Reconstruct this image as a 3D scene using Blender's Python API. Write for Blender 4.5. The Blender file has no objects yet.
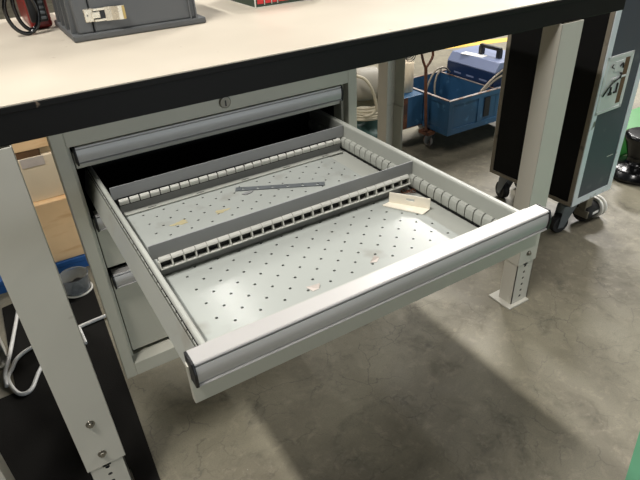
import bpy, bmesh, math, random
from mathutils import Vector, Matrix
random.seed(7)
SC = bpy.context.scene
COL = SC.collection
PI = math.pi

# ------------------------------------------------------------------ materials
def new_mat(name):
    m = bpy.data.materials.new(name); m.use_nodes = True
    nt = m.node_tree
    return m, nt, nt.nodes['Principled BSDF']

def srgb(r, g, b):
    f = lambda c: (c/12.92 if c <= .04045 else ((c+.055)/1.055)**2.4)
    return (f(r/255), f(g/255), f(b/255), 1)

def mat(name, rgb, rough=.5, metal=0, var=.12, scale=9, bump=.0, bscale=200, spec=.5, rvar=.1):
    """plain painted / moulded material with procedural mottling, wear in the gloss and a fine bump"""
    m, nt, p = new_mat(name)
    N = nt.nodes; L = nt.links
    tc = N.new('ShaderNodeTexCoord')
    n = N.new('ShaderNodeTexNoise'); n.inputs['Scale'].default_value = scale; n.inputs['Detail'].default_value = 6
    L.new(tc.outputs['Object'], n.inputs['Vector'])
    r = N.new('ShaderNodeValToRGB')
    c = srgb(*rgb)
    r.color_ramp.elements[0].position = .3; r.color_ramp.elements[1].position = .7
    r.color_ramp.elements[0].color = tuple(x*(1-var) for x in c[:3])+(1,)
    r.color_ramp.elements[1].color = tuple(min(1, x*(1+var)) for x in c[:3])+(1,)
    L.new(n.outputs['Fac'], r.inputs['Fac']); L.new(r.outputs['Color'], p.inputs['Base Color'])
    mr = N.new('ShaderNodeMapRange'); mr.inputs['To Min'].default_value = max(.03, rough-rvar); mr.inputs['To Max'].default_value = min(1, rough+rvar)
    L.new(n.outputs['Fac'], mr.inputs['Value']); L.new(mr.outputs['Result'], p.inputs['Roughness'])
    p.inputs['Metallic'].default_value = metal
    p.inputs['Specular IOR Level'].default_value = spec
    if bump:
        n2 = N.new('ShaderNodeTexNoise'); n2.inputs['Scale'].default_value = bscale
        L.new(tc.outputs['Object'], n2.inputs['Vector'])
        b = N.new('ShaderNodeBump'); b.inputs['Strength'].default_value = bump; b.inputs['Distance'].default_value = .002
        L.new(n2.outputs['Fac'], b.inputs['Height']); L.new(b.outputs['Normal'], p.inputs['Normal'])
    return m

def spots(m, rgb, scale, lo, hi, stretch=(1, 1, 1), detail=3, seed=0.0):
    """adds irregular wear spots (chips, rust, stains) of another colour"""
    nt = m.node_tree; N = nt.nodes; L = nt.links; p = N['Principled BSDF']
    src = p.inputs['Base Color'].links[0].from_socket
    tc = N.new('ShaderNodeTexCoord'); mp = N.new('ShaderNodeMapping')
    mp.inputs['Scale'].default_value = stretch; mp.inputs['Location'].default_value = (seed, seed*.7, seed*1.3)
    n = N.new('ShaderNodeTexNoise'); n.inputs['Scale'].default_value = scale; n.inputs['Detail'].default_value = detail
    L.new(tc.outputs['Object'], mp.inputs['Vector']); L.new(mp.outputs['Vector'], n.inputs['Vector'])
    r = N.new('ShaderNodeMapRange'); r.inputs['From Min'].default_value = lo; r.inputs['From Max'].default_value = hi
    L.new(n.outputs['Fac'], r.inputs['Value'])
    mx = N.new('ShaderNodeMix'); mx.data_type = 'RGBA'
    L.new(r.outputs['Result'], mx.inputs['Factor']); L.new(src, mx.inputs['A']); mx.inputs['B'].default_value = srgb(*rgb)
    L.new(mx.outputs['Result'], p.inputs['Base Color'])
    return m

M = {}
M['laminate'] = spots(mat('cream_laminate', (212, 202, 184), .36, var=.04, scale=5, spec=.45), (150, 134, 112), 26, .74, .80)
M['edge'] = spots(mat('black_edge_band', (14, 13, 12), .5, var=.25, scale=14, spec=.2), (120, 105, 90), 40, .755, .79, (1, 1, 1))
M['steel_paint'] = mat('light_grey_powder_coat', (186, 184, 170), .42, var=.03, scale=6, bump=.05, bscale=900)
M['leg_paint'] = spots(mat('pale_grey_leg_paint', (198, 195, 183), .42, var=.03, scale=6, bump=.05, bscale=900), (150, 144, 128), 22, .73, .8)
M['drawer_paint'] = spots(mat('drawer_light_grey', (168, 170, 162), .4, var=.03, scale=7), (160, 158, 148), 16, .66, .78)
M['floor_sheet'] = spots(mat('perforated_sheet_grey', (164, 168, 163), .17, var=.03, scale=10, rvar=.03, spec=.13), (146, 146, 138), 17, .62, .8)
M['stain'] = mat('yellow_glue_stain', (182, 172, 136), .5, var=.06, scale=60)
M['div_paint'] = mat('mid_grey_divider', (140, 141, 141), .5, var=.05, scale=8)
M['tab'] = mat('pale_slot_tabs', (196, 196, 188), .4, var=.04, scale=20)
M['alu'] = mat('satin_aluminium', (182, 180, 177), .42, metal=.25, spec=.4, var=.04, scale=8)
M['black_plastic'] = mat('black_plastic', (20, 20, 21), .45, var=.15, scale=20)
M['dark_void'] = mat('black_inner_lining', (22, 23, 25), .7, var=.1)  # black for hollows and gaps, their shade put into the colour
M['zinc'] = mat('zinc_plated_steel', (140, 136, 126), .35, metal=.8, var=.1, scale=50)
M['dark_steel'] = mat('dull_grey_steel', (104, 109, 112), .5, metal=.2, var=.12, scale=30)
M['cream_metal'] = mat('cream_sheet_metal', (240, 233, 216), .35, var=.03)
M['paper'] = mat('white_paper', (232, 230, 224), .8, var=.03)
M['scrap'] = mat('pinkish_paper_scrap', (190, 180, 172), .7, var=.06, scale=60)
M['rust'] = spots(mat('brown_rust', (96, 58, 38), .85, var=.25, scale=40, bump=.4, bscale=150), (60, 40, 32), 18, .5, .65)
M['case_grey'] = mat('dark_grey_case_plastic', (90, 92, 93), .5, var=.05, scale=15, bump=.12, bscale=700)
M['red_plastic'] = mat('red_tool_plastic', (120, 22, 18), .35, var=.08)
M['pack_green'] = mat('dark_green_card', (42, 62, 46), .5, var=.08)
M['pack_red'] = mat('red_print', (214, 44, 46), .5, var=.04)
M['pack_white'] = mat('white_print', (225, 222, 212), .5, var=.02)
M['panel_slate'] = spots(mat('slate_case_laminate', (62, 67, 78), .45, var=.05, scale=6), (96, 100, 104), 14, .62, .8)
M['panel_black'] = mat('matte_black_case_laminate', (12, 12, 12), .75, var=.1, spec=.2)  # same case laminate, darkened for the shaded left face
M['case_alu'] = spots(mat('case_edge_aluminium', (222, 228, 234), .4, metal=.2, var=.06, scale=20), (120, 116, 108), 20, .62, .72)
M['edge_tan'] = spots(mat('dull_tan_edging', (128, 120, 106), .6, var=.08, scale=20), (92, 86, 76), 24, .6, .7)  # aluminium edging of the left face, shade put into the colour; spots are wear
M['dish'] = mat('pale_dish_steel', (214, 216, 214), .35, metal=.2, var=.04)
M['rubber'] = mat('black_rubber', (22, 21, 21), .6, var=.15)
M['mat_rubber'] = mat('matte_mat_rubber', (30, 29, 27), .85, var=.3, scale=5, spec=.12, bump=.3, bscale=300)  # near-black that paints the shade on the left floor
M['gloss_black'] = mat('glossy_black_plastic', (10, 10, 11), .22, var=.1)
M['white_plastic'] = mat('white_plastic', (222, 220, 212), .4, var=.03)
M['blue'] = spots(mat('worn_blue_steel', (42, 80, 112), .45, var=.1, scale=12), (70, 110, 140), 24, .64, .72)
M['blue_dark'] = mat('deep_blue_paint', (26, 46, 80), .4, var=.08)
M['blue_lid'] = mat('pale_blue_lid', (120, 131, 162), .4, var=.05)
M['rim'] = spots(mat('worn_rim', (150, 140, 134), .6, var=.15, scale=40), (120, 90, 72), 30, .5, .6)
M['hose'] = mat('tan_hose', (138, 128, 112), .5, var=.06)
M['cream_hose'] = mat('cream_hose', (178, 169, 146), .45, var=.05)
M['drum'] = spots(mat('dusty_drum_paint', (146, 141, 128), .6, var=.06), (130, 118, 100), 12, .55, .7)
M['teal'] = mat('teal_tarpaulin', (48, 78, 72), .55, var=.2, scale=14)
M['wood'] = spots(mat('pale_plywood', (240, 204, 156), .6, var=.06, scale=10), (222, 176, 124), 7, .55, .75, (1, 1, 6))
M['wood_dark'] = mat('dark_brown_wood', (96, 68, 42), .6, var=.2, scale=20)
M['card'] = mat('kraft_cardboard', (222, 206, 178), .75, var=.05, scale=6)
M['pallet_blue'] = mat('blue_plastic_pallet', (34, 92, 160), .45, var=.06)
M['cable_white'] = mat('white_cable', (228, 228, 224), .4, var=.02)
M['green'] = mat('green_plastic', (22, 132, 40), .4, var=.08)
M['brass'] = mat('yellowed_steel', (176, 152, 96), .35, metal=.7, var=.1)
M['steel_bright'] = mat('bright_latch_steel', (214, 206, 188), .28, metal=.55, var=.06, scale=60)

def clear_plastic():
    m, nt, p = new_mat('clear_plastic_film')
    N = nt.nodes; L = nt.links
    n = N.new('ShaderNodeTexNoise'); n.inputs['Scale'].default_value = 30
    mr = N.new('ShaderNodeMapRange'); mr.inputs['To Min'].default_value = .05; mr.inputs['To Max'].default_value = .25
    L.new(n.outputs['Fac'], mr.inputs['Value']); L.new(mr.outputs['Result'], p.inputs['Roughness'])
    p.inputs['Base Color'].default_value = (.75, .8, .84, 1)
    p.inputs['Transmission Weight'].default_value = .85
    p.inputs['IOR'].default_value = 1.2
    return m
M['clear'] = clear_plastic()

def concrete():
    m, nt, p = new_mat('worn_concrete')
    N = nt.nodes; L = nt.links
    tc = N.new('ShaderNodeTexCoord')
    def noise(scale, detail=8, dist=0, rough=.6):
        n = N.new('ShaderNodeTexNoise'); n.inputs['Scale'].default_value = scale; n.inputs['Detail'].default_value = detail
        n.inputs['Distortion'].default_value = dist; n.inputs['Roughness'].default_value = rough
        L.new(tc.outputs['Object'], n.inputs['Vector']); return n
    def rng(sock, a, b, c=0, d=1):
        r = N.new('ShaderNodeMapRange'); r.inputs['From Min'].default_value = a; r.inputs['From Max'].default_value = b
        r.inputs['To Min'].default_value = c; r.inputs['To Max'].default_value = d
        L.new(sock, r.inputs['Value']); return r.outputs['Result']
    def mix(a, b, fac, kind='MIX'):
        x = N.new('ShaderNodeMix'); x.data_type = 'RGBA'; x.blend_type = kind
        if isinstance(fac, float): x.inputs['Factor'].default_value = fac
        else: L.new(fac, x.inputs['Factor'])
        for s, v in (('A', a), ('B', b)):
            if isinstance(v, tuple): x.inputs[s].default_value = v
            else: L.new(v, x.inputs[s])
        return x.outputs['Result']
    def mul(a, b):
        x = N.new('ShaderNodeMath'); x.operation = 'MULTIPLY'; L.new(a, x.inputs[0]); L.new(b, x.inputs[1]); return x.outputs[0]
    big = noise(1.6, 8, .6); mid = noise(7, 8, .8); fine = noise(60, 4); grain = noise(320, 2)
    c = mix(srgb(112, 106, 90), srgb(145, 140, 120), rng(big.outputs['Fac'], .36, .64))
    c = mix(c, srgb(87, 84, 71), mul(rng(mid.outputs['Fac'], .52, .72), rng(fine.outputs['Fac'], .35, .6, .3, .95)))
    c = mix(c, srgb(166, 159, 140), mul(rng(noise(3.1, 10, 1.0, .7).outputs['Fac'], .56, .74), rng(fine.outputs['Fac'], .35, .6, .1, .5)))
    c = mix(c, srgb(102, 99, 92), rng(grain.outputs['Fac'], .5, .75, 0, .55))
    c = mix(c, srgb(169, 160, 140), rng(noise(28, 10, .4, .75).outputs['Fac'], .52, .75, 0, .55))
    # hairline cracks
    wn = noise(2.2, 6, 0); wv = N.new('ShaderNodeMix'); wv.data_type = 'RGBA'; wv.inputs['Factor'].default_value = .22
    L.new(tc.outputs['Object'], wv.inputs['A']); L.new(wn.outputs['Color'], wv.inputs['B'])
    for sc, w, msk, dk in ((3.4, .0045, .50, .55), (8.5, .014, .48, .5), (19, .03, .52, .4)):
        v = N.new('ShaderNodeTexVoronoi'); v.feature = 'DISTANCE_TO_EDGE'; v.inputs['Scale'].default_value = sc
        L.new(wv.outputs['Result'], v.inputs['Vector'])
        f = mul(rng(v.outputs['Distance'], 0, w, 1, 0), rng(noise(2.0+sc*.3, 3).outputs['Fac'], msk, msk+.1, 0, dk))
        c = mix(c, srgb(74, 71, 66), f)
    # dark oil spots and pale flecks
    v = N.new('ShaderNodeTexVoronoi'); v.inputs['Scale'].default_value = 5.5; L.new(tc.outputs['Object'], v.inputs['Vector'])
    c = mix(c, srgb(74, 71, 66), mul(rng(v.outputs['Distance'], .035, .075, .8, 0), rng(noise(1.7, 2).outputs['Fac'], .5, .56)))
    v = N.new('ShaderNodeTexVoronoi'); v.inputs['Scale'].default_value = 9; L.new(tc.outputs['Object'], v.inputs['Vector'])
    c = mix(c, srgb(225, 222, 214), mul(rng(v.outputs['Distance'], .018, .026, 1, 0), rng(noise(2.7, 2).outputs['Fac'], .5, .54)))
    L.new(c, p.inputs['Base Color'])
    L.new(rng(mid.outputs['Fac'], .3, .7, .42, .62), p.inputs['Roughness'])
    p.inputs['Specular IOR Level'].default_value = .4
    b = N.new('ShaderNodeBump'); b.inputs['Strength'].default_value = .15; b.inputs['Distance'].default_value = .003
    L.new(fine.outputs['Fac'], b.inputs['Height']); L.new(b.outputs['Normal'], p.inputs['Normal'])
    return m
M['concrete'] = concrete()
M['floor_green'] = mat('green_floor_paint', (52, 122, 84), .45, var=.08, scale=8)
M['floor_yellow'] = spots(mat('yellow_floor_paint', (214, 172, 70), .5, var=.06, scale=8), (150, 138, 110), 12, .6, .7)
M['floor_pale'] = mat('pale_floor_coating', (206, 192, 164), .5, var=.06, scale=4)

# ------------------------------------------------------------------ mesh helpers
class MB:
    def __init__(s): s.bm = bmesh.new()
    def box(s, lo, hi, bev=0, seg=2, rot=None):
        lo = Vector(lo); hi = Vector(hi)
        r = bmesh.ops.create_cube(s.bm, size=1)
        vs = r['verts']; c = (lo+hi)/2; d = hi-lo
        for v in vs: v.co = Vector((v.co.x*d.x, v.co.y*d.y, v.co.z*d.z))
        if bev:
            es = list({e for v in vs for e in v.link_edges})
            q = bmesh.ops.bevel(s.bm, geom=es, offset=bev, segments=seg, affect='EDGES', profile=.5)
            vs = list({v for f in q['faces'] for v in f.verts} | {v for v in vs if v.is_valid})
        for v in vs: v.co = (rot @ v.co if rot else v.co) + c
        return s
    def prism(s, poly, a, b, axis='x', smooth=False):
        """polygon extruded from a to b along axis; poly in the two other axes (x:(y,z) y:(x,z) z:(x,y))"""
        def P(q, t): return {'x': (t, q[0], q[1]), 'y': (q[0], t, q[1]), 'z': (q[0], q[1], t)}[axis]
        A = [s.bm.verts.new(P(q, a)) for q in poly]; B = [s.bm.verts.new(P(q, b)) for q in poly]
        n = len(poly); fs = [s.bm.faces.new(A), s.bm.faces.new(B[::-1])]
        for i in range(n):
            j = (i+1) % n
            fs.append(s.bm.faces.new((A[i], B[i], B[j], A[j])))
        bmesh.ops.recalc_face_normals(s.bm, faces=fs)
        return s
    def lathe(s, prof, c, axis='z', seg=24, cap=True):
        """prof = [(radius, height)...]"""
        c = Vector(c); rings = []
        for r, h in prof:
            ring = []
            for k in range(seg):
                t = 2*PI*k/seg; u, w = r*math.cos(t), r*math.sin(t)
                p = {'z': (u, w, h), 'x': (h, u, w), 'y': (w, h, u)}[axis]
                ring.append(s.bm.verts.new(c+Vector(p)))
            rings.append(ring)
        fs = []
        for a, b in zip(rings, rings[1:]):
            for k in range(seg):
                j = (k+1) % seg; fs.append(s.bm.faces.new((a[k], a[j], b[j], b[k])))
        if cap:
            fs.append(s.bm.faces.new(rings[0][::-1])); fs.append(s.bm.faces.new(rings[-1]))
        for f in fs: f.smooth = len(f.verts) == 4
        if cap: bmesh.ops.recalc_face_normals(s.bm, faces=fs)
        return s
    def cyl(s, a, b, r, seg=16, r2=None):
        return s.tube([a, b], r, seg, False, r2)
    def tube(s, pts, r, seg=10, sm=True, r2=None, closed=False):
        pts = [Vector(p) for p in pts]
        if sm and len(pts) > 2:
            out = []; n = len(pts)
            for i in range(n if closed else n-1):
                p0 = pts[(i-1) % n] if (closed or i > 0) else pts[i]*2-pts[i+1]
                p1, p2 = pts[i], pts[(i+1) % n]
                p3 = pts[(i+2) % n] if (closed or i+2 < n) else p2*2-p1
                for k in range(8):
                    t = k/8
                    out.append(.5*((2*p1)+(-p0+p2)*t+(2*p0-5*p1+4*p2-p3)*t*t+(-p0+3*p1-3*p2+p3)*t**3))
            if not closed: out.append(pts[-1])
            pts = out
        n = len(pts); rings = []; nrm = None
        for i, p in enumerate(pts):
            if closed: t = (pts[(i+1) % n]-pts[i-1]).normalized()
            else: t = (pts[min(i+1, n-1)]-pts[max(i-1, 0)]).normalized()
            if nrm is None:
                nrm = t.orthogonal().normalized()
            nrm = (nrm-t*nrm.dot(t)); nrm = nrm.normalized() if nrm.length > 1e-6 else t.orthogonal().normalized()
            bn = t.cross(nrm); rr = r if r2 is None else r+(r2-r)*i/(n-1)
            rings.append([s.bm.verts.new(p+(nrm*math.cos(2*PI*k/seg)+bn*math.sin(2*PI*k/seg))*rr) for k in range(seg)])
        fs = []
        for i in range(n if closed else n-1):
            a, b = rings[i], rings[(i+1) % n]
            for k in range(seg):
                j = (k+1) % seg; f = s.bm.faces.new((a[k], a[j], b[j], b[k])); f.smooth = True; fs.append(f)
        if not closed:
            fs.append(s.bm.faces.new(rings[0][::-1])); fs.append(s.bm.faces.new(rings[-1]))
        bmesh.ops.recalc_face_normals(s.bm, faces=fs)
        return s
    def holed(s, c, ux, uy, hx, hy, r, n=8):
        """flat rectangle (half sizes hx, hy along ux, uy) with a round hole of radius r"""
        c = Vector(c); ux = Vector(ux); uy = Vector(uy)
        outer = [(1, 0), (1, 1), (0, 1), (-1, 1), (-1, 0), (-1, -1), (0, -1), (1, -1)]
        O = [s.bm.verts.new(c+ux*hx*a+uy*hy*b) for a, b in outer]
        I = [s.bm.verts.new(c+(ux*math.cos(k*PI/4)+uy*math.sin(k*PI/4))*r) for k in range(8)]
        D = [s.bm.verts.new(v.co-ux.cross(uy)*.0015) for v in I]
        for k in range(8):
            j = (k+1) % 8
            s.bm.faces.new((O[k], O[j], I[j], I[k])); s.bm.faces.new((I[k], I[j], D[j], D[k]))
        return s
    def quad(s, *p):
        s.bm.faces.new([s.bm.verts.new(q) for q in p]); return s
    def build(s, name, material, parent=None, smooth=False, rough_loc=None):
        base = Vector(parent['_w']) if parent is not None and '_w' in parent else Vector((0, 0, 0))
        local = parent is not None and parent.get('_local')
        if parent is None and rough_loc is None:
            xs = [v.co for v in s.bm.verts]
            base = Vector(((min(v.x for v in xs)+max(v.x for v in xs))/2, (min(v.y for v in xs)+max(v.y for v in xs))/2, min(v.z for v in xs)))
        if parent is None and rough_loc is not None: base = Vector(rough_loc)
        if not local:
            for v in s.bm.verts: v.co -= base
        me = bpy.data.meshes.new(name); s.bm.to_mesh(me); s.bm.free()
        if smooth:
            for f in me.polygons: f.use_smooth = True
        me.materials.append(M[material] if isinstance(material, str) else material)
        o = bpy.data.objects.new(name, me); COL.objects.link(o)
        if parent is not None:
            o.parent = parent; o['_w'] = tuple(base)
            if local: o['_local'] = 1
        else:
            o.location = base; o['_w'] = tuple(base)
        return o

def bevel_mod(o, w=.0015, seg=2):
    b = o.modifiers.new('bevel', 'BEVEL'); b.width = w; b.segments = seg; b.limit_method = 'ANGLE'; b.angle_limit = math.radians(40)
    return o

def thing(name, label, cat, loc, group=None, rotz=None):
    o = bpy.data.objects.new(name, None); COL.objects.link(o)
    o.empty_display_size = .05; o.location = loc
    o['_w'] = tuple(loc); o['label'] = label; o['category'] = cat
    if group: o['group'] = group
    if rotz is not None:
        o.rotation_euler = (0, 0, rotz); o['_local'] = 1
    return o
def tag(o, label, cat, group=None):
    o['label'] = label; o['category'] = cat
    if group: o['group'] = group
    return o
def structure(o):
    o['kind'] = 'structure'; return o

# ------------------------------------------------------------------ floor
f = MB(); f.quad((-9, -7, 0), (11, -7, 0), (11, 13, 0), (-9, 13, 0))
structure(f.build('floor', 'concrete', rough_loc=(0, 0, 0)))
def painted(name, poly, m, z):
    b = MB(); b.prism(poly, 0, z, 'z'); return structure(b.build(name, m, rough_loc=(0, 0, 0)))
painted('trim_1', [(-.2506, -.5476), (-.1018, -.4879), (1.386, .109-.0), (1.60, -.40), (.9, -1.6), (-.1, -1.9)][:2] + [(1.39, .11), (2.6, -1.2), (.3, -2.1)], 'floor_green', .0012)

painted('trim_2', [(2.02, 2.52), (2.10, 2.62), (4.30, 2.02), (4.22, 1.92)], 'floor_yellow', .0012)

# ------------------------------------------------------------------ workbenches
ZT, ZB = .8909, .836
def leg(parent, x, yfront, outward, bolts):
    """telescopic channel leg; outward=-1: closed web towards -y, +1: towards +y. x = left edge"""
    w, d, t = .0765, .0528, .0022
    ya = yfront if outward < 0 else yfront+d
    yi = ya + d*(-outward)                       # open side
    o = MB()
    yw0, yw1 = sorted((ya, ya-outward*t))
    y0, y1 = sorted((ya, yi))
    o.box((x, yw0, .153), (x+w, yw1, ZB), 0)
    o.box((x, y0, .153), (x+t, y1, ZB), 0)
    o.box((x+w-t, y0, .153), (x+w, y1, ZB), 0)
    lo = bevel_mod(o.build('leg', 'leg_paint', parent), .0022)
    xi0, xi1 = x+t+.0004, x+w-t-.0025
    yb = ya-outward*(t+.0004)
    inn = MB()
    yw0, yw1 = sorted((yb, yb-outward*t)); yiu = yi + outward*.001
    y0, y1 = sorted((yb, yiu))
    inn.box((xi0, y0, .006), (xi0+t, y1, .45)); inn.box((xi1-t, y0, .006), (xi1, y1, .45))
    cx = (xi0+xi1)/2
    # web with a column of punched holes
    zs = [.0124+.0232*k for k in range(6)]; zs = [.0145+.0230*k for k in range(6)]
    hw = .008
    inn.box((xi0, yw0, .006), (cx-hw, yw1, .45)); inn.box((cx+hw, yw0, .006), (xi1, yw1, .45))
    inn.box((cx-hw, yw0, .145), (cx+hw, yw1, .45))
    ux = (1, 0, 0) if outward < 0 else (-1, 0, 0)
    for z in zs:
        inn.holed((cx, yb, z+.0115), ux, (0, 0, 1), hw, .0115, .0050)
    for z0, z1 in ((.006, .0145),):
        inn.box((cx-hw, yw0, z0), (cx+hw, yw1, z1))
    inn.build('leg_extension', 'leg_paint', lo)
    if outward < 0:
      lin = MB(); yq = sorted((yb-outward*(t+.0006), yb-outward*(t+.0036))); lin.box((xi0+t+.002, yq[0], .008), (xi1-t-.002, yq[1], .44)); lin.build('inner_slide', 'dark_void', lo)  # black strip added so the punched holes look dark
    fp = MB(); y0, y1 = sorted((ya+outward*.009, ya-outward*.0765))
    fp.box((x-.0165, y0, 0), (x+w-.006, y1, .006), .0012)
    fp.build('foot_plate', 'leg_paint', lo)
    for z in bolts:
        b = MB(); yy = ya+outward*.0
        b.cyl((cx, yy, z), (cx, yy+outward*.0016, z), .0085, 20)
        b.cyl((cx, yy+outward*.0016, z), (cx, yy+outward*.0065, z), .0058, 6)
        b.build('bolt', 'zinc', lo)

def bench(x0, x1, legs, label):
    r = thing('workbench', label, 'workbench', ((x0+x1)/2, .38, 0))
    t = MB(); t.box((x0+.002, .008, .8880), (x1-.002, .754, ZT), .0008, 2)
    t.build('tabletop', 'laminate', r)
    e = MB(); e.box((x0, .0075, ZB), (x1, .7545, .8885), .0015)
    e.box((x0, .0060, .8790), (x1, .756, .8880), .0012)
    e.build('edge_band', 'edge', r)
    for lx in legs:
        leg(r, lx, 0.0, -1, (.277, .188))
        leg(r, lx, .6455, +1, (.277, .188))
    b = MB()
    for yy in (.07, .60):
        b.box((x0+.1, yy, ZB-.03), (x1-.1, yy+.03, ZB-.0005)) if False else None
    b.bm.free()
    return r
bench(-1.302, .2375, (-1.2415, -.0015), 'grey steel workbench with cream top and black edge, drawer unit beneath')
bench(-2.84, -1.306, (-2.78, -1.4415), 'neighbouring workbench, only a pale leg edge showing in the lower left corner')

# ------------------------------------------------------------------ drawer cabinet
XL, XR, ZC, YF = -1.1145, -.5505, .310, .0393
YB = .53
cab = thing('drawer_cabinet', 'light grey steel drawer cabinet hung under the workbench, second drawer pulled out', 'cabinet', ((XL+XR)/2, .33, ZC))
b = MB()
PW = .0205
SI = .0235
for xa, xb in ((XL+SI, XL+SI+.0025), (XR-SI-.0025, XR-SI)):
    b.box((xa, YF+.02, ZC+.001), (xb, YB, ZB-.0008))
b.box((XL, YF, ZC), (XL+PW, YF+.022, ZB-.0008)); b.box((XR-PW, YF, ZC), (XR, YF+.022, ZB-.0008))
b.box((XL+PW-.002, YF+.018, ZC), (XL+SI+.0025, YF+.022, ZB-.0008)); b.box((XR-SI-.0025, YF+.018, ZC), (XR-PW+.002, YF+.022, ZB-.0008))
b.box((XL+PW, YF, .8015), (XR-PW, YF+.03, ZB-.0008))
b.prism([(YF, ZC), (YF, .3415), (YF+.020, .3485), (YF+.030, .3485), (YF+.030, ZC)], XL+PW, XR-PW)
b.box((XL+SI, YF+.02, ZC), (XR-SI, YB, ZC+.004))
b.box((XL+SI, YB-.003, ZC), (XR-SI, YB, ZB-.0008))
b.box((XL+SI, YF+.001, ZB-.004), (XR-SI, YB, ZB-.0008))
body = bevel_mod(b.build('cabinet_body', 'steel_paint', cab), .0018)
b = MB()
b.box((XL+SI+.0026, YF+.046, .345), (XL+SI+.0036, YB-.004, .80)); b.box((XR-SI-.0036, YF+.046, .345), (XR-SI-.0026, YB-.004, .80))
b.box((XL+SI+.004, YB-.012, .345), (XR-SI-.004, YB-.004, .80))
b.build('inner_lining', 'dark_void', cab)  # black sheets added for the shade inside the cabinet
b = MB()
lx, lz = -.8285, .8185
b.lathe([(.0105, 0), (.0105, -.003), (.009, -.0045), (.0085, -.0045)], (lx, YF, lz), 'y', 28)
lk = b.build('lock', 'zinc', cab); lk['label'] = 'round metal cylinder lock'
b = MB(); b.box((lx-.0012, YF-.0052, lz-.006), (lx+.0012, YF-.0044, lz+.004)); b.build('keyhole', 'black_plastic', lk)

HX0, HX1 = -1.0822, -.5828
FX0, FX1 = -1.0869, -.5781
HP = [(.0692, 0), (.0487, 0), (.0473, -.0008), (.0469, -.0022), (.0490, -.0030), (.0490, -.0042)]
for k in range(11):
    t = k/10; HP.append((.0470-.0014*math.sin(PI*min(1, t*1.05))-.0004*t, -.0050-.0205*t))
HP += [(.0480, -.0262), (.0455, -.0266), (.0446, -.0275), (.0452, -.0287), (.0600, -.0292), (.0692, -.0292)]
def drawer(zt, zb, shift, tray=True):
    """front panel + handle rail; the panel is the part, everything on it its sub-parts"""
    S = -shift
    p = MB(); p.box((FX0, .0600+S, zb), (FX1, .0690+S, zt-.012), .001)
    d = p.build('drawer', 'steel_paint', cab)
    h = MB(); h.prism([(y+S, z+zt) for y, z in HP], HX0, HX1)
    for fc in h.bm.faces: fc.smooth = len(fc.verts) == 4 and abs(fc.normal.z) < .9 and -.0258 < (fc.calc_center_median().z-zt) < -.0048
    for e in h.bm.edges: e.smooth = False if len(e.link_faces) == 2 and e.calc_face_angle(0) > .5 else True
    ho = h.build('handle', 'alu', d); ho['label'] = 'aluminium handle rail'
    if not shift:
        t = MB(); t.box((FX0+.006, .0690, zb+.0005), (FX1-.006, .50, zb+.003)); t.box((FX0+.006, .0690, zb), (FX0+.009, .50, zt-.02)); t.box((FX1-.009, .0690, zb), (FX1-.006, .50, zt-.02)); t.box((FX0+.006, .497, zb), (FX1-.006, .50, zt-.02))
        t.build('drawer_tray', 'dark_void', d)  # tray coloured black for the shade inside the cabinet
    for xa, xb in ((HX0-.0032, HX0), (HX1, HX1+.0032)):
        c = MB(); q = [(.0692, .0006), (.0475, .0006), (.0455, -.003), (.0432, -.010), (.0432, -.018), (.0445, -.0285), (.0470, -.031), (.0692, -.031)]
        c.prism([(y+S, z+zt) for y, z in q], xa, xb)
        bevel_mod(c.build('end_cap', 'black_plastic', d), .001)
    return d
drawer(.7967, .7565, 0)
drawer(.6730, .5600, 0)
drawer(.5495, .3570, 0)
D = .5001
OD = drawer(.7463, .6820, D)
OD['label'] = 'open drawer pulled out'

# --- the tray of the open drawer
ZF, WT = .686, .7387
PIT = .0171
YF0, YF1 = -.4250, .1300
b = MB()     # perforated sheet
gx0, gx1 = -1.0180, -.6440
nx = int(round((gx1-gx0)/PIT)); ny = int((YF1+.2966)/PIT)
j0 = -int((-.2966-YF0)/PIT); j1 = ny
for i in range(0, nx):
    for j in range(j0, j1):
        c = (gx0+i*PIT, -.2966+j*PIT, ZF)
        if (i+j) % 2 == 0: b.holed(c, (1, 0, 0), (0, 1, 0), PIT/2, PIT/2, .0021)
        else:
            h = PIT/2; b.quad((c[0]-h, c[1]-h, ZF), (c[0]+h, c[1]-h, ZF), (c[0]+h, c[1]+h, ZF), (c[0]-h, c[1]+h, ZF))
ya, yb = -.2966+(j0-.5)*PIT, -.2966+(j1-.5)*PIT
xa, xb = gx0-PIT/2, gx0+(nx-.5)*PIT
b.quad((-1.0560, YF0, ZF), (xa, YF0, ZF), (xa, yb, ZF), (-1.0560, yb, ZF))
b.quad((xa, YF0, ZF), (xb, YF0, ZF), (xb, ya, ZF), (xa, ya, ZF))
bmesh.ops.remove_doubles(b.bm, verts=b.bm.verts, dist=1e-5)
sheet = b.build('perforated_floor', 'floor_sheet', OD)
b = MB()
b.box((xb+.0008, YF0, ZF-.003), (-.6000, yb, ZF-.0012)); b.build('floor_edge_strip', 'drawer_paint', OD)
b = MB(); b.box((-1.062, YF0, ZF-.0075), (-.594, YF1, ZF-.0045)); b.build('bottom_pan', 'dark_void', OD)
b = MB(); b.box((-1.060, YF1, ZF-.006), (-.596, YF1+.003, WT)); b.build('back_wall', 'dark_void', OD)  # wall coloured black for the shade it stands in
b = MB(); b.box((-1.0470, .004, ZF+.0004), (-.6180, YF1-.001, ZF+.002)); b.build('rear_liner', 'dark_void', OD)  # black sheet added for the shade at the rear of the drawer
b = MB(); b.box((-1.060, -.4295, ZF-.006), (-.596, -.4245, WT+.003)); b.build('front_wall', 'drawer_paint', OD)
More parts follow.
